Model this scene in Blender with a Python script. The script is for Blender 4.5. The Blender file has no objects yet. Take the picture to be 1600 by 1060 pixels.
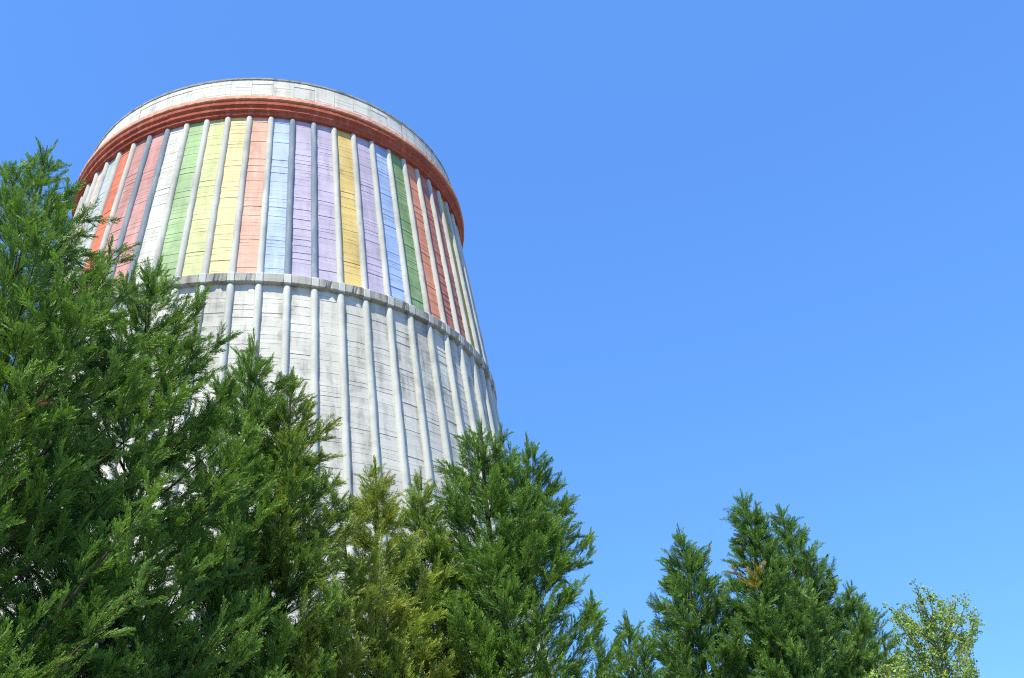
import bpy, math, random
import numpy as np
from mathutils import Vector, Matrix, Euler, Quaternion

R = math.radians
scene = bpy.context.scene
col = scene.collection

# ------------------------------------------------------------------ camera
cam_data = bpy.data.cameras.new('camera')
cam = bpy.data.objects.new('camera', cam_data)
col.objects.link(cam)
cam_data.sensor_fit = 'HORIZONTAL'
cam_data.sensor_width = 36.0
cam_data.lens = 1592.7 / 1600.0 * 36.0
cam_data.clip_start = 0.1
cam_data.clip_end = 8000.0
cam.matrix_world = (Matrix.Translation((0, 0, 1.6)) @ Matrix.Rotation(R(90 + 33.756), 4, 'X')
                    @ Matrix.Rotation(R(-6.033), 4, 'Z'))
scene.camera = cam

# ------------------------------------------------------------------ sky, sun, exposure
SUN_EL, SUN_AZ = 59.0, 199.0            # azimuth clockwise from +Y
world = bpy.data.worlds.new('World')
scene.world = world
world.use_nodes = True
wn = world.node_tree
bg = wn.nodes['Background']
sky = wn.nodes.new('ShaderNodeTexSky')
sky.sky_type = 'NISHITA'
sky.sun_disc = False
sky.sun_elevation = R(SUN_EL)
sky.sun_rotation = R(SUN_AZ)
sky.altitude = 200.0
sky.air_density = 1.5
sky.dust_density = 0.5
sky.ozone_density = 10.0
# the camera's response to a clear sky: flatter and more saturated, the same all over the dome
gam = wn.nodes.new('ShaderNodeGamma')
gam.inputs['Gamma'].default_value = 0.7
gain = wn.nodes.new('ShaderNodeMix')
gain.data_type = 'RGBA'
gain.blend_type = 'MULTIPLY'
gain.inputs[0].default_value = 1.0
gain.inputs[7].default_value = (0.765, 1.285, 2.05, 1.0)
wn.links.new(sky.outputs['Color'], gam.inputs['Color'])
wn.links.new(gam.outputs['Color'], gain.inputs[6])
wn.links.new(gain.outputs[2], bg.inputs['Color'])
bg.inputs['Strength'].default_value = 0.12

sun_data = bpy.data.lights.new('sun', 'SUN')
sun = bpy.data.objects.new('sun', sun_data)
col.objects.link(sun)
sun_data.energy = 4.9
sun_data.angle = R(0.53)
sun_data.color = (1.0, 0.915, 0.68)
sdir = Vector((math.sin(R(SUN_AZ)) * math.cos(R(SUN_EL)), math.cos(R(SUN_AZ)) * math.cos(R(SUN_EL)), math.sin(R(SUN_EL))))
sun.rotation_euler = sdir.to_track_quat('Z', 'Y').to_euler()
sun.location = (0, -30, 60)

vs = scene.view_settings
vs.view_transform = 'Standard'
vs.look = 'None'
vs.exposure = 0.75
vs.gamma = 1.0
vs.use_curve_mapping = False
scene.cycles.max_bounces = 8
scene.cycles.filter_width = 1.1
scene.cycles.use_denoising = False
scene.cycles.transparent_max_bounces = 8


# ------------------------------------------------------------------ helpers
def tag(o, label=None, cat=None, group=None, kind=None):
    if label: o['label'] = label
    if cat: o['category'] = cat
    if group: o['group'] = group
    if kind: o['kind'] = kind
    return o


def mesh_from(name, verts, faces, smooth=False):
    me = bpy.data.meshes.new(name)
    me.from_pydata([tuple(v) for v in verts], [], [tuple(f) for f in faces])
    me.update()
    if smooth:
        me.polygons.foreach_set('use_smooth', [True] * len(me.polygons))
    return me


def obj(name, me, mat=None, parent=None, loc=None, rotz=0.0):
    o = bpy.data.objects.new(name, me)
    col.objects.link(o)
    if parent: o.parent = parent
    if loc is not None: o.location = loc
    o.rotation_euler = (0, 0, rotz)
    if mat is not None:
        if len(me.materials) == 0:
            me.materials.append(mat)
        o.material_slots[0].link = 'OBJECT'
        o.material_slots[0].material = mat
    return o


def empty(name, loc, rotz=0.0):
    o = bpy.data.objects.new(name, None)
    col.objects.link(o)
    o.location = loc
    o.rotation_euler = (0, 0, rotz)
    return o


# ------------------------------------------------------------------ materials
def new_mat(name):
    m = bpy.data.materials.new(name)
    m.use_nodes = True
    nt = m.node_tree
    nt.nodes.clear()
    out = nt.nodes.new('ShaderNodeOutputMaterial')
    return m, nt, out


def N(nt, kind, **kw):
    n = nt.nodes.new(kind)
    for k, v in kw.items():
        if k in n.inputs:
            n.inputs[k].default_value = v
        else:
            setattr(n, k, v)
    return n


def mixrgb(nt, fac, a, b, blend='MIX'):
    n = nt.nodes.new('ShaderNodeMix')
    n.data_type = 'RGBA'
    n.blend_type = blend
    for sock, v in ((n.inputs[0], fac), (n.inputs[6], a), (n.inputs[7], b)):
        if isinstance(v, bpy.types.NodeSocket):
            nt.links.new(v, sock)
        elif sock.type == 'RGBA' and not isinstance(v, (int, float)):
            sock.default_value = (*v, 1.0) if len(v) == 3 else v
        else:
            sock.default_value = v
    return n.outputs[2]


def ramp(nt, src, p0, p1, lo=0.0, hi=1.0):
    n = nt.nodes.new('ShaderNodeMapRange')
    n.inputs['From Min'].default_value = p0
    n.inputs['From Max'].default_value = p1
    n.inputs['To Min'].default_value = lo
    n.inputs['To Max'].default_value = hi
    n.clamp = True
    nt.links.new(src, n.inputs['Value'])
    return n.outputs['Result']


def noise(nt, vec, scale, detail=4.0, rough=0.55, stretch=None):
    if stretch is not None:
        mp = nt.nodes.new('ShaderNodeMapping')
        mp.inputs['Scale'].default_value = stretch
        nt.links.new(vec, mp.inputs['Vector'])
        vec = mp.outputs['Vector']
    n = nt.nodes.new('ShaderNodeTexNoise')
    n.inputs['Scale'].default_value = scale
    n.inputs['Detail'].default_value = detail
    n.inputs['Roughness'].default_value = rough
    nt.links.new(vec, n.inputs['Vector'])
    return n.outputs['Fac']


def math_node(nt, op, a, b):
    n = nt.nodes.new('ShaderNodeMath')
    n.operation = op
    for i, v in enumerate((a, b)):
        if isinstance(v, bpy.types.NodeSocket): nt.links.new(v, n.inputs[i])
        else: n.inputs[i].default_value = v
    return n.outputs[0]


def concrete(name, colr, dirt=(0.16, 0.16, 0.15), stain=0.35, lines=0.25, bump=0.25, paint=False,
             wear=(0.55, 0.54, 0.51), wear_amt=0.25, rough=0.9):
    """board marked concrete, bare or painted: blotches, rain streaks, fine course lines, grain"""
    m, nt, out = new_mat(name)
    geo = nt.nodes.new('ShaderNodeNewGeometry')
    pos = geo.outputs['Position']
    big = noise(nt, pos, 0.35, 5, 0.6)
    streak = noise(nt, pos, 1.0, 6, 0.62, (2.2, 2.2, 0.12))
    course = noise(nt, pos, 1.0, 4, 0.6, (0.8, 0.8, 9.0))
    grain = noise(nt, pos, 14.0, 5, 0.65)
    blot = noise(nt, pos, 1.3, 6, 0.7)
    c = mixrgb(nt, ramp(nt, big, 0.35, 0.65), tuple(0.84 * x for x in colr), tuple(min(1, 1.06 * x) for x in colr))
    if paint:
        c = mixrgb(nt, ramp(nt, blot, 0.56, 0.74, 0, wear_amt), c, wear)
        c = mixrgb(nt, ramp(nt, grain, 0.60, 0.72, 0, wear_amt), c, wear)
        c = mixrgb(nt, ramp(nt, noise(nt, pos, 1.0, 5, 0.6, (3.1, 3.1, 0.25)), 0.50, 0.72, 0, wear_amt), c, wear)
    c = mixrgb(nt, ramp(nt, course, 0.52, 0.72, 0, lines), c, tuple(0.55 * x + 0.45 * d for x, d in zip(colr, dirt)))
    st = math_node(nt, 'MULTIPLY', ramp(nt, streak, 0.43, 0.70), ramp(nt, blot, 0.36, 0.60))
    c = mixrgb(nt, math_node(nt, 'MULTIPLY', st, stain), c, dirt)
    c = mixrgb(nt, ramp(nt, grain, 0.62, 0.78, 0, 0.3 * stain + 0.08), c, dirt)
    b = nt.nodes.new('ShaderNodeBump')
    b.inputs['Strength'].default_value = bump
    b.inputs['Distance'].default_value = 0.02
    nt.links.new(math_node(nt, 'ADD', grain, course), b.inputs['Height'])
    p = N(nt, 'ShaderNodeBsdfPrincipled', Roughness=rough)
    p.inputs['Specular IOR Level'].default_value = 0.2
    nt.links.new(c, p.inputs['Base Color'])
    nt.links.new(b.outputs['Normal'], p.inputs['Normal'])
    nt.links.new(p.outputs['BSDF'], out.inputs['Surface'])
    return m


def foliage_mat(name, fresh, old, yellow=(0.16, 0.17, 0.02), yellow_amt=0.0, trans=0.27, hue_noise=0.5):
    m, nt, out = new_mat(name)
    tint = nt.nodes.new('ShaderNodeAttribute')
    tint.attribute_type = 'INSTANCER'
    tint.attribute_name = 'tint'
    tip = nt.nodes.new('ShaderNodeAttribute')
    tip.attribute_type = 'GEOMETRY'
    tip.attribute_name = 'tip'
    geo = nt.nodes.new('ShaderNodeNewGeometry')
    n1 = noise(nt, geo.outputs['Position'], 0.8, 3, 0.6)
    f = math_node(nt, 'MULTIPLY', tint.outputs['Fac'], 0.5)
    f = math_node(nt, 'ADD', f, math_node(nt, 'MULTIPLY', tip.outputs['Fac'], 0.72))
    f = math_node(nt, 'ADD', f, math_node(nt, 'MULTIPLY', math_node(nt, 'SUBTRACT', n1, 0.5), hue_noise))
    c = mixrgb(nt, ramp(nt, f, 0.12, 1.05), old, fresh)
    if yellow_amt > 0:
        n2 = noise(nt, geo.outputs['Position'], 1.1, 3, 0.6)
        c = mixrgb(nt, ramp(nt, n2, 0.46, 0.66, 0, yellow_amt), c, yellow)
    p = N(nt, 'ShaderNodeBsdfPrincipled', Roughness=0.6)
    p.inputs['Specular IOR Level'].default_value = 0.35
    nt.links.new(c, p.inputs['Base Color'])
    t = nt.nodes.new('ShaderNodeBsdfTranslucent')
    nt.links.new(mixrgb(nt, 1.0, c, (1.0, 1.0, 0.45), 'MULTIPLY'), t.inputs['Color'])
    mx = nt.nodes.new('ShaderNodeMixShader')
    mx.inputs[0].default_value = trans
    nt.links.new(p.outputs['BSDF'], mx.inputs[1])
    nt.links.new(t.outputs['BSDF'], mx.inputs[2])
    nt.links.new(mx.outputs['Shader'], out.inputs['Surface'])
    return m


def plain(name, colr, var=0.3, scale=8.0, rough=0.85, stretch=None):
    m, nt, out = new_mat(name)
    geo = nt.nodes.new('ShaderNodeNewGeometry')
    n1 = noise(nt, geo.outputs['Position'], scale, 5, 0.6, stretch)
    c = mixrgb(nt, ramp(nt, n1, 0.3, 0.7), tuple((1 - var) * x for x in colr), tuple((1 + var) * x for x in colr))
    p = N(nt, 'ShaderNodeBsdfPrincipled', Roughness=rough)
    p.inputs['Specular IOR Level'].default_value = 0.2
    nt.links.new(c, p.inputs['Base Color'])
    nt.links.new(p.outputs['BSDF'], out.inputs['Surface'])
    return m


M_wall = concrete('bare_concrete', (0.56, 0.555, 0.52), stain=0.95, lines=0.45)
M_parapet = concrete('parapet_concrete', (0.61, 0.615, 0.575), stain=0.6, lines=0.35)
M_rib = concrete('rib_concrete', (0.485, 0.505, 0.485), stain=0.55, lines=0.35, bump=0.12)
M_rib_up = concrete('upper_rib_concrete', (0.475, 0.485, 0.46), stain=0.6, lines=0.35, bump=0.12)
M_rib_dark = concrete('slate_blue_rib', (0.165, 0.215, 0.275), stain=0.3, lines=0.2, bump=0.12, paint=True, wear=(0.40, 0.43, 0.45), wear_amt=0.5)
M_ring = concrete('weathered_ring_concrete', (0.40, 0.395, 0.365), dirt=(0.07, 0.07, 0.06), stain=1.0, lines=0.3, bump=0.5)
M_post = concrete('ring_post_concrete', (0.52, 0.53, 0.51), stain=0.4, lines=0.15)
M_coping = concrete('coping_concrete', (0.30, 0.30, 0.28), dirt=(0.05, 0.05, 0.045), stain=0.9, lines=0.2, bump=0.4)
M_corn = concrete('red_cornice_paint', (0.35, 0.082, 0.052), dirt=(0.14, 0.045, 0.035), stain=0.4, lines=0.2, bump=0.4,
                  paint=True, wear=(0.60, 0.26, 0.2), wear_amt=0.4)
M_fascia = concrete('faded_salmon_paint', (0.64, 0.29, 0.21), dirt=(0.3, 0.1, 0.07), stain=0.3, lines=0.3, bump=0.4,
                    paint=True, wear=(0.62, 0.5, 0.44), wear_amt=0.6)
M_inner = concrete('inner_shell_concrete', (0.25, 0.25, 0.24), stain=0.6)


def paint(name, c, wear_amt=0.5):
    gr = sum(c) / 3 * 0.6 + 0.2
    c = tuple(0.90 * x + 0.10 * gr for x in c)     # sun-bleached
    return concrete(name, c, dirt=tuple(0.3 * x for x in c), stain=0.5, lines=0.42, paint=True,
                    wear=tuple(0.55 * x + 0.45 * w for x, w in zip(c, (0.6, 0.58, 0.54))), wear_amt=wear_amt)


PAINT = {
    'white': paint('white_paint', (0.545, 0.54, 0.515)),
    'pale pink': paint('pale_pink_paint', (0.63, 0.47, 0.43)),
    'pale blue grey': paint('blue_grey_paint', (0.42, 0.48, 0.53)),
    'orange red': paint('orange_red_paint', (0.62, 0.15, 0.075)),
    'dusty red': paint('dusty_red_paint', (0.46, 0.22, 0.205)),
    'rose red': paint('rose_red_paint', (0.50, 0.25, 0.24)),
    'green': paint('green_paint', (0.30, 0.455, 0.225)),
    'lime green': paint('lime_paint', (0.55, 0.57, 0.29)),
    'pale yellow': paint('pale_yellow_paint', (0.75, 0.63, 0.33)),
    'salmon': paint('salmon_paint', (0.68, 0.39, 0.30)),
    'light blue': paint('light_blue_paint', (0.39, 0.50, 0.74)),
    'lilac': paint('lilac_paint', (0.45, 0.40, 0.56)),
    'golden yellow': paint('golden_paint', (0.66, 0.48, 0.15)),
    'sky blue': paint('sky_blue_paint', (0.30, 0.43, 0.72)),
    'leaf green': paint('leaf_green_paint', (0.19, 0.33, 0.14)),
    'orange': paint('orange_paint', (0.68, 0.25, 0.15)),
    'brick red': paint('brick_red_paint', (0.46, 0.145, 0.105)),
    'ochre': paint('ochre_paint', (0.52, 0.37, 0.07)),
    'grey': paint('grey_paint', (0.40, 0.41, 0.43)),
}
SEQ = ['white', 'pale pink', 'pale blue grey', 'orange red', 'dusty red', 'rose red', 'white', 'green', 'lime green',
       'pale yellow', 'salmon', 'light blue', 'lilac', 'lilac', 'golden yellow', 'lilac', 'sky blue', 'leaf green',
       'orange', 'brick red', 'brick red', 'ochre', 'grey', 'grey']

# ------------------------------------------------------------------ ground
rng = random.Random(7)
gm, nt, out = new_mat('pale_bounce_ground')
geo = nt.nodes.new('ShaderNodeNewGeometry')
n1 = noise(nt, geo.outputs['Position'], 0.25, 6, 0.65)
n2 = noise(nt, geo.outputs['Position'], 6.0, 6, 0.7)
c = mixrgb(nt, ramp(nt, n1, 0.35, 0.65), (0.13, 0.14, 0.08), (0.22, 0.21, 0.17))  # unseen ground, colour kept pale so it bounces neutral fill onto the tower wall
c = mixrgb(nt, ramp(nt, n2, 0.4, 0.7, 0, 0.5), c, (0.27, 0.25, 0.21))
p = N(nt, 'ShaderNodeBsdfPrincipled', Roughness=0.95)
nt.links.new(c, p.inputs['Base Color'])
nt.links.new(p.outputs['BSDF'], out.inputs['Surface'])
gv = [(0, 0, 0)]
gf = []
rads = [20, 60, 150, 400, 1200, 4000]
for r_ in rads:
    gv += [(r_ * math.cos(2 * math.pi * k / 48), r_ * math.sin(2 * math.pi * k / 48), 0) for k in range(48)]
for k in range(48):
    gf.append((0, 1 + k, 1 + (k + 1) % 48))
    for i in range(len(rads) - 1):
        a, b = 1 + 48 * i, 1 + 48 * (i + 1)
        gf.append((a + k, b + k, b + (k + 1) % 48, a + (k + 1) % 48))
tag(obj('ground', mesh_from('ground', gv, gf), gm), 'flat unseen ground of gravel and sparse grass, toned pale to bounce light onto the trees and tower', kind='structure')

# ------------------------------------------------------------------ cooling tower
CX, CY = -13.236, 45.862
NB = 64
DTH = 2 * math.pi / NB
TH0 = -0.8477
Z_RING, R_RING = 28.98, 12.0
Z_TOP, R_TOP = 40.03, 10.763
Z_RIM, R_RIM = 42.92, 10.62


def r_up(z):
    return R_RING + (R_TOP - R_RING) * (z - Z_RING) / (Z_TOP - Z_RING)


def r_low(z):
    d = Z_RING - z
    return R_RING + 0.083 * d + 0.0016 * d * d


tower = empty('cooling_tower', (CX, CY, 0))
tag(tower, 'tall round concrete cooling tower with rainbow coloured vertical stripes around its top', 'cooling tower')


def P(r, th, z):
    return (r * math.sin(th), -r * math.cos(th), z)


def board_panel(name, z0, z1, rfun, inset, seed, hmin=0.22, hmax=0.34, half=DTH / 2, cols=7, gro=1.0):
    """one bay of board marked wall: every board sits a little proud or back, with ragged V joints between"""
    g = random.Random(seed)
    zs = [z0]
    while zs[-1] < z1 - hmax:
        zs.append(zs[-1] + g.uniform(hmin, hmax))
    zs.append(z1)
    lines = []
    prevtop = None
    for i in range(len(zs) - 1):
        off = g.uniform(-0.009, 0.009)
        tilt = g.uniform(-0.008, 0.010)
        lo, hi, gr = [], [], []
        start = g.uniform(-0.4, 1.0)
        ln = g.uniform(0.15, 0.75)
        deep = g.random() < 0.5
        for k in range(cols + 1):
            u = k / cols
            th = -half + 2 * half * u
            inrun = deep and start <= u <= start + ln
            gh = (g.uniform(0.006, 0.026) if inrun else g.uniform(0.0015, 0.005)) * gro
            gd = (g.uniform(0.015, 0.05) if inrun else 0.008)
            wob = g.uniform(-0.012, 0.012)
            za = zs[i] + (gh / 2 if i else 0) + wob * (1 if i else 0)
            lo.append(P(rfun(za) - inset + off + tilt, th, za))
            zb = zs[i + 1]
            gr.append((th, za, gh, gd, wob))
            hi.append((th, zb, off))
        lines.append((lo, hi, gr))
    V, F = [], []
    rows = len(lines)
    # assemble: groove line, board bottom line, board top line
    for i in range(rows):
        lo, hi, gr = lines[i]
        nxt = lines[i + 1][2] if i + 1 < rows else None
        top = []
        for k in range(cols + 1):
            th, zb, off = hi[k]
            z = zb - (nxt[k][2] / 2 - nxt[k][4] if nxt else 0)
            top.append(P(rfun(z) - inset + off, th, z))
        if i:
            V += [P(rfun(za) - inset - gd, th, za - gh / 2) for (th, za, gh, gd, wob) in gr]
        V += lo
        V += top
    n = cols + 1
    nl = len(V) // n
    for a in range(nl - 1):
        for k in range(cols):
            F.append((a * n + k, a * n + k + 1, (a + 1) * n + k + 1, (a + 1) * n + k))
    return mesh_from(name, V, F)


def rib_mesh(name, z0, z1, rfun, rad, proud, dome_top, seed, segs=10, step=0.5, half_angle=math.pi * 0.62):
    """half round concrete rib following the shell; slight casting steps; rounded head"""
    g = random.Random(seed)
    V, F = [], []
    zs = []
    z = z0
    while z < z1 - 0.3:
        zs.append(z); z += step
    zs.append(z1 - (rad if dome_top else 0))
    prof = [(zz, 1.0) for zz in zs]
    if dome_top:
        for a in (25, 45, 62, 78, 89):
            prof.append((z1 - rad + rad * 1.6 * math.sin(R(a)), max(0.03, math.cos(R(a)))))
    for zz, s in prof:
        rr = rad * s * (1 + g.uniform(-0.05, 0.05))
        dx = g.uniform(-0.009, 0.009)
        rc = rfun(min(zz, z1)) - rad + proud - (1 - s) * rad * 0.6
        for k in range(segs + 1):
            a = -half_angle + 2 * half_angle * k / segs
            V.append((dx + rr * math.sin(a), -(rc + rr * math.cos(a)), zz))
    n = segs + 1
    for a in range(len(prof) - 1):
        for k in range(segs):
            F.append((a * n + k, a * n + k + 1, (a + 1) * n + k + 1, (a + 1) * n + k))
    return mesh_from(name, V, F, smooth=True)


up_panels = [board_panel('painted_panel', Z_RING, Z_TOP + 0.2, r_up, 0.13, 100 + i, 0.16, 0.27) for i in range(8)]
low_panels = [board_panel('wall_panel', 0.0, Z_RING, r_low, 0.17, 200 + i, 0.17, 0.31) for i in range(8)]
par_panels = [board_panel('parapet_panel', 41.16, Z_RIM - 0.12, lambda z: R_TOP + (R_RIM - R_TOP) * (z - Z_TOP) / (Z_RIM - Z_TOP),
                          0.0, 300 + i, 0.2, 0.34, half=DTH / 2 - 0.0004, cols=6, gro=0.6) for i in range(6)]
up_ribs = [rib_mesh('rib', Z_RING - 0.05, Z_TOP + 0.05, r_up, 0.148, 0.03, True, 400 + i) for i in range(4)]
low_ribs = [rib_mesh('rib', 0.0, 28.66, r_low, 0.155, 0.03, True, 500 + i) for i in range(4)]


def ring_seg(seed):
    """edge beam between two posts: box section with a spalled, ragged lower arris"""
    g = random.Random(seed)
    n = 10
    half = DTH / 2 - 0.0145
    prof = [(11.72, 28.69), (12.085, 28.705), (12.11, 28.73), (12.11, 29.13), (12.075, 29.17), (11.6, 29.22)]
    V, F = [], []
    spall = g.random() < 0.45
    s0 = g.uniform(0, 0.6)
    for k in range(n + 1):
        u = k / n
        th = -half + 2 * half * u
        e = 0.0
        if spall and s0 < u < s0 + 0.3:
            e = g.uniform(0.03, 0.10)
        for j, (r, z) in enumerate(prof):
            jr, jz = g.uniform(-0.004, 0.004), g.uniform(-0.014, 0.014)
            if j in (1, 2):
                r -= e; z += e * 0.9
            V.append(P(r + jr, th, z + jz))
    m = len(prof)
    for k in range(n):
        for j in range(m - 1):
            F.append((k * m + j, (k + 1) * m + j, (k + 1) * m + j + 1, k * m + j + 1))
    F.append(tuple(range(m)))
    F.append(tuple(n * m + j for j in reversed(range(m))))
    return mesh_from('ring_beam', V, F)


def ring_post(seed):
    g = random.Random(seed)
    V, F = [], []
    w = 0.158
    sect = [(28.68, 12.085, 1.0), (28.715, 12.12, 1.02), (29.14, 12.12, 1.02), (29.19, 12.08, 1.0), (29.25, 12.00, 0.95)]
    for z, r, s in sect:
        for x, d in ((-w * s, -0.4), (-w * s, -0.02), (-w * s * 0.85, 0.0), (w * s * 0.85, 0.0), (w * s, -0.02), (w * s, -0.4)):
            V.append((x + g.uniform(-.006, .006), -(r + d + g.uniform(-.003, .003)), z + g.uniform(-.01, .01)))
    for a in range(len(sect) - 1):
        for k in range(5):
            F.append((a * 6 + k, a * 6 + k + 1, (a + 1) * 6 + k + 1, (a + 1) * 6 + k))
    F.append((5, 4, 3, 2, 1, 0))
    b = (len(sect) - 1) * 6
    F.append(tuple(b + k for k in range(6)))
    return mesh_from('ring_post', V, F)


segs_m = [ring_seg(600 + i) for i in range(9)]
posts_m = [ring_post(700 + i) for i in range(4)]
DARK_RIBS = {5, 6, 12, 13}
for k in range(NB):
    g = random.Random(900 + k)
    thr = TH0 + k * DTH
    thb = thr + DTH / 2
    c = SEQ[k % len(SEQ)] if k < 24 else SEQ[(k * 5 + 3) % len(SEQ)]
    o = obj('painted_panel', g.choice(up_panels), PAINT[c], tower, (0, 0, 0), thb)
    o['label'] = '%s painted bay of the upper wall' % c
    obj('wall_panel', g.choice(low_panels), M_wall, tower, (0, 0, 0), thb)
    obj('parapet_panel', g.choice(par_panels), M_parapet, tower, (0, 0, 0), thb)
    obj('ring_beam', g.choice(segs_m), M_ring, tower, (0, 0, g.uniform(-0.02, 0.02)), thb)
    obj('ring_post', g.choice(posts_m), M_post, tower, (0, 0, 0), thr)
    o = obj('rib', g.choice(up_ribs), M_rib_dark if k in DARK_RIBS else M_rib_up, tower, (0, 0, 0), thr)
    if k in DARK_RIBS:
        o['label'] = 'slate blue painted rib between the coloured bays'
    obj('rib', g.choice(low_ribs), M_rib, tower, (0, 0, 0), thr)


def lathe(name, prof, n, seed, jr=0.0, jz=0.0, steps=0.0, caps=False, smooth=False):
    g = random.Random(seed)
    V, F = [], []
    m = len(prof)
    stepz = [0.0] * m
    for k in range(n):
        if k % 37 == 0:
            stepz = [g.uniform(-steps, steps) for _ in range(m)]
        th = 2 * math.pi * k / n
        for j, (r, z) in enumerate(prof):
            V.append(P(r + g.uniform(-jr, jr), th, z + g.uniform(-jz, jz) + stepz[j]))
    for k in range(n):
        k2 = (k + 1) % n
        for j in range(m - 1):
            F.append((k * m + j, k2 * m + j, k2 * m + j + 1, k * m + j + 1))
    return mesh_from(name, V, F, smooth)


B = R_TOP
corn = lathe('cornice', [(B - 0.35, 40.03), (B + 0.07, 40.06), (B + 0.085, 40.08), (B + 0.085, 40.22), (B + 0.075, 40.24), (B + 0.175, 40.30),
                         (B + 0.19, 40.32), (B + 0.19, 40.48), (B + 0.18, 40.50), (B + 0.275, 40.58), (B + 0.29, 40.60), (B + 0.29, 40.76), (B + 0.15, 40.9)],
             NB * 9, 11, 0.007, 0.009, 0.03)
obj('cornice', corn, M_corn, tower, (0, 0, 0))
fas = lathe('cornice_fascia', [(B + 0.15, 40.87), (B + 0.34, 40.89), (B + 0.36, 40.92), (B + 0.34, 41.14), (B + 0.29, 41.17), (B - 0.1, 41.24)],
            NB * 9, 12, 0.010, 0.012, 0.012)
obj('cornice_fascia', fas, M_fascia, tower, (0, 0, 0))
cop = lathe('coping', [(R_RIM - 0.05, Z_RIM - 0.15), (R_RIM + 0.035, Z_RIM - 0.14), (R_RIM + 0.045, Z_RIM - 0.12), (R_RIM + 0.04, Z_RIM - 0.01),
                       (R_RIM + 0.02, Z_RIM), (R_RIM - 0.30, Z_RIM), (R_RIM - 0.32, Z_RIM - 0.15)], NB * 9, 13, 0.008, 0.010, 0.008)
obj('coping', cop, M_coping, tower, (0, 0, 0))
inner_prof = [(r_low(z) - 0.45, z) for z in (0, 6, 12, 18, 24, 28.9)] + [(r_up(z) - 0.45, z) for z in (32, 36, 40)] + [(R_RIM - 0.3, Z_RIM - 0.14)]
obj('inner_shell', lathe('inner_shell', inner_prof, 128, 14, smooth=True), M_inner, tower, (0, 0, 0))


# ------------------------------------------------------------------ conifer foliage
def diamond_sheet(base, d, side, length, width, droop=0.0):
    """a narrow leaf: 4 verts, folded a little"""
    mid = base + d * (length * 0.45)
    return [base, mid + side * (width / 2), base + d * length, mid - side * (width / 2)]


def make_plume(seed, L, nfr, spread, flat, curve, tw_len=0.066, tw_w=0.0135, tw_step=0.0125):
    """feathery spray of scale foliage: axis, fronds to both sides, twigs to both sides of each frond"""
    g = np.random.RandomState(seed)
    V, T = [], []
    up = np.array([0, 0, 1.0])
    bend = np.array([g.uniform(-1, 1), g.uniform(-1, 1), 0]) * curve

    def axis(t):
        return up * (L * t) + bend * (t * t)

    for i in range(nfr):
        t = (i + 0.5) / nfr
        t = 0.04 + 0.95 * t
        b = axis(t)
        ax = axis(min(1, t + .02)) - axis(t - .02)
        ax /= np.linalg.norm(ax)
        ph = (i % 2) * math.pi + g.normal(0, flat)
        out = np.array([math.cos(ph), math.sin(ph), 0])
        ang = R(g.uniform(22, 42)) * (1 - 0.35 * t)
        fd = ax * math.cos(ang) + out * math.sin(ang)
        fl = L * spread * (0.35 + 0.65 * min(1, t * 3.0)) * (1.02 - t) ** 0.65 * g.uniform(0.45, 1.3) + 0.035
        nrm = np.cross(fd, np.cross(out, ax) + g.normal(0, 0.22, 3))
        nrm /= np.linalg.norm(nrm)
        sd = np.cross(nrm, fd)
        n = max(3, int(fl / tw_step))
        for j in range(n):
            u = (j + 0.5) / n
            s = 1 if j % 2 else -1
            q = b + fd * (fl * u) + up * (0.10 * fl * u * u)
            a2 = R(g.uniform(16, 38))
            d = fd * math.cos(a2) + (sd * s + nrm * g.normal(0, 0.3)) * math.sin(a2)
            d /= np.linalg.norm(d)
            wv = np.cross(d, nrm + g.normal(0, 0.3, 3))
            wv /= np.linalg.norm(wv)
            ln = tw_len * (1.05 - 0.55 * u) * g.uniform(0.7, 1.25)
            V += diamond_sheet(q, d, wv, ln, tw_w * g.uniform(0.8, 1.25))
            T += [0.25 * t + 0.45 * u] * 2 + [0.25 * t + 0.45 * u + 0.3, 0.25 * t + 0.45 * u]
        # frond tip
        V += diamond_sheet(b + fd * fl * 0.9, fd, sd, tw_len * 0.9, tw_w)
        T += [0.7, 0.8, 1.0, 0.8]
    V = np.array(V)
    nq = len(V) // 4
    me = bpy.data.meshes.new('foliage_spray')
    me.vertices.add(len(V))
    me.vertices.foreach_set('co', V.ravel())
    me.loops.add(len(V))
    me.loops.foreach_set('vertex_index', np.arange(len(V)))
    me.polygons.add(nq)
    me.polygons.foreach_set('loop_start', np.arange(0, len(V), 4))
    me.polygons.foreach_set('loop_total', np.full(nq, 4))
    me.update(calc_edges=True)
    at = me.attributes.new('tip', 'FLOAT', 'POINT')
    at.data.foreach_set('value', np.array(T, dtype=np.float32))
    return me


PLUMES = [make_plume(21, 0.58, 24, 0.50, 0.5, 0.14), make_plume(22, 0.50, 20, 0.58, 0.7, 0.12),
          make_plume(23, 0.70, 28, 0.42, 0.5, 0.20), make_plume(24, 0.44, 18, 0.64, 0.9, 0.10),
          make_plume(25, 0.62, 24, 0.46, 0.7, 0.26), make_plume(26, 0.52, 22, 0.54, 1.2, 0.14),
          make_plume(27, 0.40, 16, 0.62, 1.5, 0.10), make_plume(28, 0.66, 22, 0.48, 0.6, -0.30)]


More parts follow.
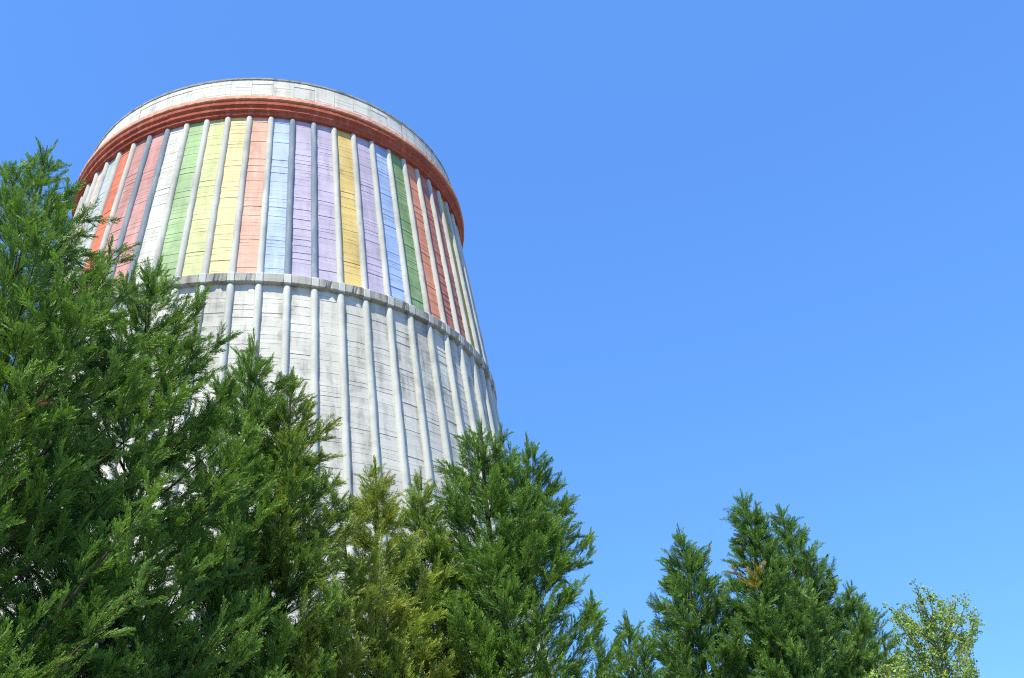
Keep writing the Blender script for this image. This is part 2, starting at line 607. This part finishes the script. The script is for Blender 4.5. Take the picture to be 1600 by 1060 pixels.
def crown_nodes(name, mat):
    ng = bpy.data.node_groups.new(name, 'GeometryNodeTree')
    ng.interface.new_socket('Geometry', in_out='INPUT', socket_type='NodeSocketGeometry')
    ng.interface.new_socket('Geometry', in_out='OUTPUT', socket_type='NodeSocketGeometry')
    gi = ng.nodes.new('NodeGroupInput')
    go = ng.nodes.new('NodeGroupOutput')
    join = ng.nodes.new('GeometryNodeJoinGeometry')
    for i, me in enumerate(PLUMES):
        po = bpy.data.objects.get('foliage_spray_%d' % i) or bpy.data.objects.new('foliage_spray_%d' % i, me)
        oi = ng.nodes.new('GeometryNodeObjectInfo')
        oi.inputs['Object'].default_value = po
        oi.inputs['As Instance'].default_value = False
        sm = ng.nodes.new('GeometryNodeSetMaterial')
        sm.inputs['Material'].default_value = mat
        g2 = ng.nodes.new('GeometryNodeGeometryToInstance')
        ng.links.new(oi.outputs['Geometry'], sm.inputs['Geometry'])
        ng.links.new(sm.outputs['Geometry'], g2.inputs[0])
        ng.links.new(g2.outputs[0], join.inputs[0])

    def attr(nm, typ):
        n = ng.nodes.new('GeometryNodeInputNamedAttribute')
        n.data_type = typ
        n.inputs['Name'].default_value = nm
        return n.outputs['Attribute']
    iop = ng.nodes.new('GeometryNodeInstanceOnPoints')
    ng.links.new(gi.outputs[0], iop.inputs['Points'])
    ng.links.new(join.outputs[0], iop.inputs['Instance'])
    iop.inputs['Pick Instance'].default_value = True
    ng.links.new(attr('pick', 'INT'), iop.inputs['Instance Index'])
    ng.links.new(attr('rot', 'FLOAT_VECTOR'), iop.inputs['Rotation'])
    ng.links.new(attr('size', 'FLOAT_VECTOR'), iop.inputs['Scale'])
    ng.links.new(iop.outputs['Instances'], go.inputs[0])
    return ng


def points_obj(name, pts, rots, sizes, picks, tints, ng, mat, parent):
    me = bpy.data.meshes.new(name)
    n = len(pts)
    me.vertices.add(n)
    me.vertices.foreach_set('co', np.array(pts, dtype=np.float32).ravel())
    for nm, typ, key, dat in (('rot', 'FLOAT_VECTOR', 'vector', rots), ('size', 'FLOAT_VECTOR', 'vector', sizes),
                              ('pick', 'INT', 'value', picks), ('tint', 'FLOAT', 'value', tints)):
        a = me.attributes.new(nm, typ, 'POINT')
        a.data.foreach_set(key, np.array(dat, dtype=np.int32 if typ == 'INT' else np.float32).ravel())
    me.materials.append(mat)
    o = bpy.data.objects.new(name, me)
    col.objects.link(o)
    o.parent = parent
    md = o.modifiers.new('foliage', 'NODES')
    md.node_group = ng
    o['kind'] = 'stuff'
    return o


def tube(V, F, pts, rads, n=6):
    b0 = len(V)
    for i, p_ in enumerate(pts):
        p_ = Vector(p_)
        d = (Vector(pts[min(i + 1, len(pts) - 1)]) - Vector(pts[max(i - 1, 0)])).normalized()
        a = d.orthogonal().normalized()
        b = d.cross(a)
        for k in range(n):
            an = 2 * math.pi * k / n
            V.append(p_ + (a * math.cos(an) + b * math.sin(an)) * rads[i])
    for i in range(len(pts) - 1):
        for k in range(n):
            F.append((b0 + i * n + k, b0 + i * n + (k + 1) % n, b0 + (i + 1) * n + (k + 1) % n, b0 + (i + 1) * n + k))


M_bark = plain('conifer_bark', (0.055, 0.042, 0.032), 0.4, 10, stretch=(3, 3, 0.4))
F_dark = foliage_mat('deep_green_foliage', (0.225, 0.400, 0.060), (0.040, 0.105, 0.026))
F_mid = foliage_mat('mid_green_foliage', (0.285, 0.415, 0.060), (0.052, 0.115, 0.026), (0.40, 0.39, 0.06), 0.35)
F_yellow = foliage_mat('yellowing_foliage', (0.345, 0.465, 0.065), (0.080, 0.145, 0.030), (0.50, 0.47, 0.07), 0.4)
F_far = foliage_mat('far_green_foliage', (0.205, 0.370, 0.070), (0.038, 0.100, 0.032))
F_rust = foliage_mat('rust_brown_foliage', (0.25, 0.085, 0.03), (0.13, 0.045, 0.02))
F_gold = foliage_mat('golden_foliage', (0.44, 0.37, 0.05), (0.30, 0.23, 0.04))
NG = {m.name: crown_nodes('crown_' + m.name, m) for m in (F_dark, F_mid, F_yellow, F_far, F_rust, F_gold)}


def look_rot(d, g, roll=None):
    q = Vector(d).normalized().to_track_quat('Z', 'Y')
    q = q @ Quaternion((0, 0, 1), g.uniform(0, 2 * math.pi) if roll is None else roll)
    return tuple(q.to_euler())


def conifer(x, y, H, prof, label, mat, seed, dens=2.4, z_full=4.0, leaders=(), size=1.0, sparse=1.0, elev=(28, 52), lean=(0, 0), patches=(), rag=(0.72, 1.22)):
    """trunk, ascending boughs, plumes gathered along the outer part of each bough.
    prof: crown radius by depth under the tip"""
    g = random.Random(seed)
    root = empty('conifer', (x, y, 0), 0)
    tag(root, label, 'conifer', 'conifers in the row in front of the tower')

    def rad(s):
        for (s0, r0), (s1, r1) in zip(prof, prof[1:]):
            if s <= s1:
                return r0 + (r1 - r0) * max(0, s - s0) / (s1 - s0)
        return prof[-1][1]

    def axis_at(z):
        k = max(0.0, z / H)
        return Vector((lean[0] * k * k, lean[1] * k * k, z))
    wob = [g.uniform(-.06, .06) for _ in range(24)]
    V, F = [], []
    tz = [H * i / 14 for i in range(15)]
    pts = [axis_at(z) + Vector((wob[i % 24], wob[(i * 3 + 1) % 24], 0)) for i, z in enumerate(tz)]
    tube(V, F, pts, [0.17 * (H / 13) * (1 - z / H) ** 0.8 + 0.006 for z in tz], 8)
    tips = [(axis_at(H), H, prof, 1.0)]
    for lx, ly, lz in leaders:
        top = Vector((lx, ly, lz))
        base = axis_at(lz - 3.2)
        c1 = Vector((lx, ly, lz - 2.2))
        pp = [base.lerp(c1, t).lerp(c1.lerp(top, t), t) for t in [i / 6 for i in range(7)]]
        tube(V, F, pp, [0.05 * (1 - i / 7) + 0.006 for i in range(7)], 6)
        tips.append((top, lz, prof, 0.75))
    obj('trunk', mesh_from('trunk', V, F, True), M_bark, root)

    pts, rots, sizes, picks, tints = [], [], [], [], []
    BV, BF = [], []
    branches = []
    for ti, (top, zt, pr, sc) in enumerate(tips):
        s = 0.10
        az = g.uniform(0, 6.28)
        zmin = 1.0 if ti == 0 else zt - 3.0
        while zt - s > zmin:
            rr = rad(s) * sc
            z_end = zt - s - 0.22 * max(0, 1 - s / 1.2)
            d_here = (0.80 if s < 4.0 else 0.62) * dens * (1.0 if z_end > z_full else 0.45) * sparse
            az += 2.39996 + g.uniform(-.5, .5)
            r_end = max(0.10, rr * g.uniform(*rag))
            if s < 0.5: r_end = max(0.05, rr * g.uniform(0.5, 1.0))
            el = R(g.uniform(*elev)) * (1.0 if s > 1.2 else 1.0 + 0.45 * (1.2 - s))
            el = min(el, R(80))
            ax = axis_at(z_end) if ti == 0 else Vector((top.x, top.y, z_end))
            o_dir = Vector((math.cos(az), math.sin(az), 0))
            end = ax + o_dir * r_end
            zb = z_end - r_end * math.tan(el) * 0.9
            if zb < 0.5: zb = 0.5
            base = (axis_at(zb) if ti == 0 else Vector((top.x, top.y, max(zb, zt - 3.4))))
            ctrl = base.lerp(end, 0.55) - Vector((0, 0, 0.16 * r_end))
            Lb = (end - base).length

            def bz(t):
                return base.lerp(ctrl, t).lerp(ctrl.lerp(end, t), t)

            bp = [bz(i / 5) for i in range(6)]
            if r_end > 0.35:
                branches.append((r_end, bp))
            tang = (bz(1.0) - bz(0.9)).normalized()
            side = tang.cross(Vector((0, 0, 1))).normalized()
            bt = g.random()
            # plumes
            n = max(3, int((4.0 + 14.0 / size * min(Lb, 2.6)) * (0.6 if z_end < z_full else 1.0)))
            for j in range(n):
                if j == 0:
                    t, lat = 0.93, 0.0
                else:
                    t = 1.0 - 0.80 * g.random() ** 1.1
                    lat = g.choice((-1, 1)) * g.uniform(0.1, 1.0)
                q = bz(t)
                wdt = 0.46 * min(1.0, Lb / 1.5) * (1.12 - t) + 0.04
                q = q + side * lat * wdt + Vector((0, 0, g.uniform(-.10, .07))) * min(1, Lb)
                d = tang * 1.0 + side * lat * 0.75 + Vector((g.gauss(0, .38), g.gauss(0, .38), g.gauss(0.08, .36)))
                sz = size * (g.uniform(0.42, 0.95) if j else g.uniform(0.75, 1.1))
                if s < 1.0: sz *= 0.55 + 0.45 * s
                pts.append(q - d.normalized() * 0.22 * sz)
                rots.append(look_rot(d, g))
                sizes.append((sz * g.uniform(.85, 1.15), sz * g.uniform(.85, 1.15), sz))
                picks.append(g.randrange(len(PLUMES)))
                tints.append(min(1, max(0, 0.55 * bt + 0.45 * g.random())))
            # advance: boughs per metre of height grow with circumference
            per_m = d_here * (1.6 + 2 * math.pi * rr * 0.85)
            s += 1.0 / per_m * g.uniform(0.6, 1.4)
        # short sprays close round the stem
        s2 = 0.25
        while s2 < min(H - 2.0, 9.0) and (ti == 0 or s2 < 2.6):
            rr = rad(s2) * sc
            for j in range(3):
                a_ = g.uniform(0, 6.283)
                o_ = Vector((math.cos(a_), math.sin(a_), 0))
                ax = axis_at(zt - s2) if ti == 0 else Vector((top.x, top.y, zt - s2))
                d = o_ * g.uniform(.5, 1.0) + Vector((0, 0, g.uniform(.4, 1.0)))
                sz = size * g.uniform(.6, 1.0) * min(1, .5 + .4 * s2)
                pts.append(ax + o_ * rr * g.uniform(0.0, 0.55) - Vector((0, 0, .2)))
                rots.append(look_rot(d, g)); sizes.append((sz, sz, sz))
                picks.append(g.randrange(len(PLUMES))); tints.append(g.random())
            s2 += 0.062 / max(.5, sparse) / (1 + 0.25 * rr)
        # leader tuft
        for j in range(5):
            q = top + Vector((g.uniform(-.03, .03), g.uniform(-.03, .03), -0.12 * j - 0.25))
            d = Vector((g.gauss(0, .16), g.gauss(0, .16), 1))
            pts.append(q); rots.append(look_rot(d, g))
            sz = 0.42 + 0.06 * j
            sizes.append((sz, sz, sz * 1.2)); picks.append(g.randrange(len(PLUMES))); tints.append(g.random())
    # golden or rusty patches are taken out of the green crown
    pt = np.array([tuple(p_) for p_ in pts])
    keep = np.ones(len(pts), bool)
    for (dx, dy, z, pr_, pm, plabel, pname) in patches:
        sel = (np.linalg.norm(pt - np.array([dx, dy, z]), axis=1) < pr_) & keep
        keep &= ~sel
        ii = np.nonzero(sel)[0]
        if len(ii) == 0: continue
        po = points_obj(pname, pt[ii], [rots[i] for i in ii], [tuple(0.8 * v for v in sizes[i]) for i in ii], [picks[i] for i in ii], [tints[i] for i in ii],
                        NG[pm.name], pm, root)
        po['label'] = plabel
    ii = np.nonzero(keep)[0]
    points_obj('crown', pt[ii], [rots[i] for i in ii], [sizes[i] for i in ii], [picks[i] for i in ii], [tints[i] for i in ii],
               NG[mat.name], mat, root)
    branches.sort(key=lambda b: -b[0])
    for k, (rl, bp) in enumerate(branches):
        rads_ = [(0.006 + 0.008 * rl) * (1 - i / 5.6) + 0.002 for i in range(6)]
        if k < 24:
            bv, bf = [], []
            tube(bv, bf, bp, [r_ * 1.2 for r_ in rads_], 5)
            obj('branch', mesh_from('branch', bv, bf, True), M_bark, root)
        else:
            tube(BV, BF, bp, rads_, 4)
    if BV:
        tag(obj('twigs', mesh_from('twigs', BV, BF, True), M_bark, root), kind='stuff')
    return root, len(pts)


cone_big = [(0, .04), (.6, .26), (1.1, .62), (1.8, 1.15), (3.0, 1.65), (5, 2.1), (8, 2.2), (12, 2.3)]
cone_full = [(0, .05), (.5, .34), (1.2, .75), (2.2, 1.25), (4.0, 1.75), (8, 2.1), (12, 2.2)]
cone_mid = [(0, .05), (.5, .30), (1.2, .60), (2.4, .95), (4.5, 1.45), (8, 1.9), (12, 2.0)]
cone_wide = [(0, .05), (.4, .42), (.9, .72), (1.6, 1.0), (2.6, 1.4), (3.6, 1.8), (5.3, 2.6), (7, 3.0), (13, 2.8)]
cone_far = [(0, .03), (.5, .20), (1.0, .45), (1.7, .9), (2.4, 1.15), (3.6, 1.6), (6, 1.9), (13, 2.1)]
cone_slim = [(0, .04), (.4, .30), (1.8, .56), (3.2, 1.0), (5, 1.4), (13, 1.7)]

PA1 = [(1.17, -1.05, 7.72, 0.19, F_rust, 'dead rust brown spray among the green', 'dead_spray'),
       (1.0, -1.35, 6.9, 0.13, F_gold, 'yellowed spray under the dead one', 'yellowed_spray')]
PA4 = [(-0.06, -1.05, 9.99, 0.22, F_gold, 'yellowed spray high in the crown', 'yellowed_spray'),
       (0.5, -1.3, 8.2, 0.22, F_rust, 'dead rust brown spray', 'dead_spray')]
PA5 = [(0.26, -0.67, 8.65, 0.25, F_gold, 'golden yellow spray', 'yellowed_spray'),
       (0.10, -0.20, 10.3, 0.22, F_gold, 'golden yellow spray near the tip', 'yellowed_spray'),
       (0.3, -0.8, 9.3, 0.18, F_rust, 'dead rust brown spray', 'dead_spray')]
PA6 = [(-0.03, -0.91, 9.04, 0.25, F_rust, 'dead rust brown spray', 'dead_spray')]
PA9 = [(-0.45, -0.42, 10.46, 0.47, F_gold, 'golden yellow spray on the shaded side', 'yellowed_spray')]
PA2 = [(1.3, -1.2, 8.14, 0.16, F_rust, 'dead rust brown spray', 'dead_spray')]
PA7 = [(0.18, -2.19, 7.95, 0.16, F_rust, 'dead rust brown spray', 'dead_spray'), (-0.75, -1.05, 10.47, 0.14, F_rust, 'dead rust brown spray', 'dead_spray')]
PA8 = [(-1.12, -0.86, 9.32, 0.2, F_rust, 'dead rust brown spray', 'dead_spray'), (0.16, -0.63, 10.31, 0.2, F_rust, 'dead rust brown spray', 'dead_spray')]
PA10 = [(-1.22, -1.35, 9.26, 0.22, F_rust, 'dead rust brown spray', 'dead_spray')]
total = 0
TREES = [
    ((-6.58, 10.66, 13.05, cone_big, 'tallest dark green conifer at the near end of the row', F_dark, 31), dict(dens=2.5, size=0.8, patches=PA1)),
    ((-5.60, 12.81, 12.5, cone_full, 'second dark green conifer with its pointed tip over the ring', F_dark, 32), dict(dens=2.5, size=0.8, patches=PA2)),
    ((-4.74, 15.30, 12.5, cone_mid, 'dark conifer with a blunt tip beside the lower ribs', F_dark, 33), dict(dens=2.4, size=0.82)),
    ((-4.10, 15.68, 12.0, cone_mid, 'mid green conifer with dense sunlit boughs before the bare concrete', F_mid, 34), dict(dens=2.4, size=0.82, patches=PA4)),
    ((-2.92, 17.70, 11.0, cone_slim, 'slender yellowing conifer with olive gold boughs before the tower base', F_yellow, 35), dict(dens=2.0, sparse=0.9, patches=PA5)),
    ((-2.24, 19.34, 11.5, cone_slim, 'small green conifer between the yellowing one and the broad two tipped one', F_mid, 36), dict(dens=2.0, sparse=0.85, patches=PA6)),
    ((-0.91, 20.16, 13.0, cone_wide, 'broad green conifer with two tips at the tower edge', F_dark, 37), dict(dens=2.6, size=0.9, rag=(0.78, 1.12), leaders=((1.0, 1.09, 13.0),), patches=PA7)),
    ((1.98, 23.5, 9.35, cone_mid, 'short conifer in the gap before the far conifers', F_far, 42), dict(dens=1.9)),
    ((4.01, 26.48, 12.5, cone_far, 'lone far conifer with a bare twig tip against the sky', F_far, 38), dict(dens=2.5, patches=PA8, size=1.08)),
    ((5.74, 25.62, 13.0, cone_slim, 'slim far conifer with a golden patch on its side', F_far, 39), dict(dens=2.6, patches=PA9, size=1.05)),
    ((7.14, 27.54, 13.35, cone_far, 'wide far conifer with upswept boughs against the sky', F_far, 40), dict(dens=2.5, patches=PA10, size=1.05)),
    ((9.49, 30.98, 12.0, cone_mid, 'small dark conifer at the far end of the row', F_far, 41), dict(dens=1.9)),
]
for a, kw in TREES:
    r_, n_ = conifer(*a, **kw)
    total += n_
print('sprays', total)


# ------------------------------------------------------------------ broadleaf tree
def leaf_tree(name, x, y, H, label, seed, crown_r, n_leaves, z_low, leaf=0.075):
    g = random.Random(seed)
    root = empty(name, (x, y, 0))
    tag(root, label, 'tree')
    V, F = [], []
    tz = [H * 0.9 * i / 10 for i in range(11)]
    pts = [Vector((0.10 * math.sin(z * .9), 0.08 * math.cos(z * 1.1), z)) for z in tz]
    tube(V, F, pts, [0.09 * (1 - z / H) + 0.006 for z in tz], 7)
    obj('trunk', mesh_from('trunk', V, F, True), M_birch, root)
    twigs = []
    LV, LF, LT = [], [], []
    nb = 64
    for k in range(nb):
        zb = z_low + (H * 0.86 - z_low) * (k / nb) ** 0.85
        az = k * 2.4 + g.uniform(-.4, .4)
        Lb = crown_r * (0.55 + 0.75 * (1 - (zb - z_low) / (H - z_low)) ** 0.6) * g.uniform(0.75, 1.2)
        el = R(g.uniform(48, 68))
        b = Vector((0.10 * math.sin(zb * .9), 0.08 * math.cos(zb * 1.1), zb))
        o_ = Vector((math.cos(az), math.sin(az), 0))
        e = b + o_ * Lb * math.cos(el) * 1.25 + Vector((0, 0, Lb * math.sin(el)))
        if e.z > H: e.z = H - g.uniform(0, .2)
        c_ = b.lerp(e, .5) + o_ * 0.15 * Lb - Vector((0, 0, .05))
        bz = lambda t: b.lerp(c_, t).lerp(c_.lerp(e, t), t)
        bv, bf = [], []
        tube(bv, bf, [bz(i / 5) for i in range(6)], [0.018 * (1 - i / 6) + 0.003 for i in range(6)], 5)
        subs = []
        for j in range(9):
            t = 0.25 + 0.75 * (j + g.random()) / 9
            s = bz(t)
            d = Vector((g.gauss(0, 1), g.gauss(0, 1), g.gauss(0.7, .7))).normalized()
            ln = g.uniform(0.14, 0.42) * (1.1 - 0.4 * t)
            subs.append((s, s + d * ln))
            tube(bv, bf, [s, s + d * ln], [0.005, 0.002], 3)
        obj('branch', mesh_from('branch', bv, bf, True), M_birch, root)
        per = n_leaves // nb
        for j in range(per):
            if g.random() < 0.8:
                s, e2 = g.choice(subs)
                q = s.lerp(e2, g.uniform(.15, 1.05))
            else:
                q = bz(g.uniform(.3, 1.0))
            q = q + Vector((g.gauss(0, .045), g.gauss(0, .045), g.gauss(-.02, .045)))
            # a pointed heart-shaped leaf hanging from its stalk
            d = Vector((g.gauss(0, .8), g.gauss(0, .8), g.gauss(-.45, .6))).normalized()
            sd = d.cross(Vector((g.gauss(0, 1), g.gauss(0, 1), g.gauss(0, 1)))).normalized()
            nn = d.cross(sd)
            l = leaf * g.uniform(.7, 1.25)
            w = l * 0.42
            b0 = len(LV)
            LV.extend([q, q + d * l * .12 + sd * w * .8 + nn * l * .08, q + d * l * .45 + sd * w + nn * l * .1, q + d * l,
                       q + d * l * .45 - sd * w + nn * l * .1, q + d * l * .12 - sd * w * .8 + nn * l * .08])
            LF.extend([(b0, b0 + 1, b0 + 2, b0 + 3), (b0, b0 + 3, b0 + 4, b0 + 5)])
            LT.extend([g.random()] * 6)
    me = mesh_from('crown', LV, LF)
    a_ = me.attributes.new('tip', 'FLOAT', 'POINT')
    a_.data.foreach_set('value', np.array(LT, dtype=np.float32) * 2.2)
    o = obj('crown', me, F_leaf, root)
    o['kind'] = 'stuff'
    return root


M_birch = plain('pale_bark', (0.22, 0.19, 0.15), 0.4, 9)
F_leaf = foliage_mat('poplar_leaves', (0.38, 0.52, 0.14), (0.13, 0.24, 0.045), trans=0.45, hue_noise=0.5)
leaf_tree('poplar_tree', 8.82, 23.7, 9.5, 'light green broadleaf tree with small pale leaves beside the far conifers', 51, 1.22, 19000, 4.5, leaf=0.050)
leaf_tree('poplar_tree', 7.3, 22.6, 8.0, 'low light green broadleaf sapling tucked against the dark far conifer', 52, 0.6, 5000, 4.0, leaf=0.062)
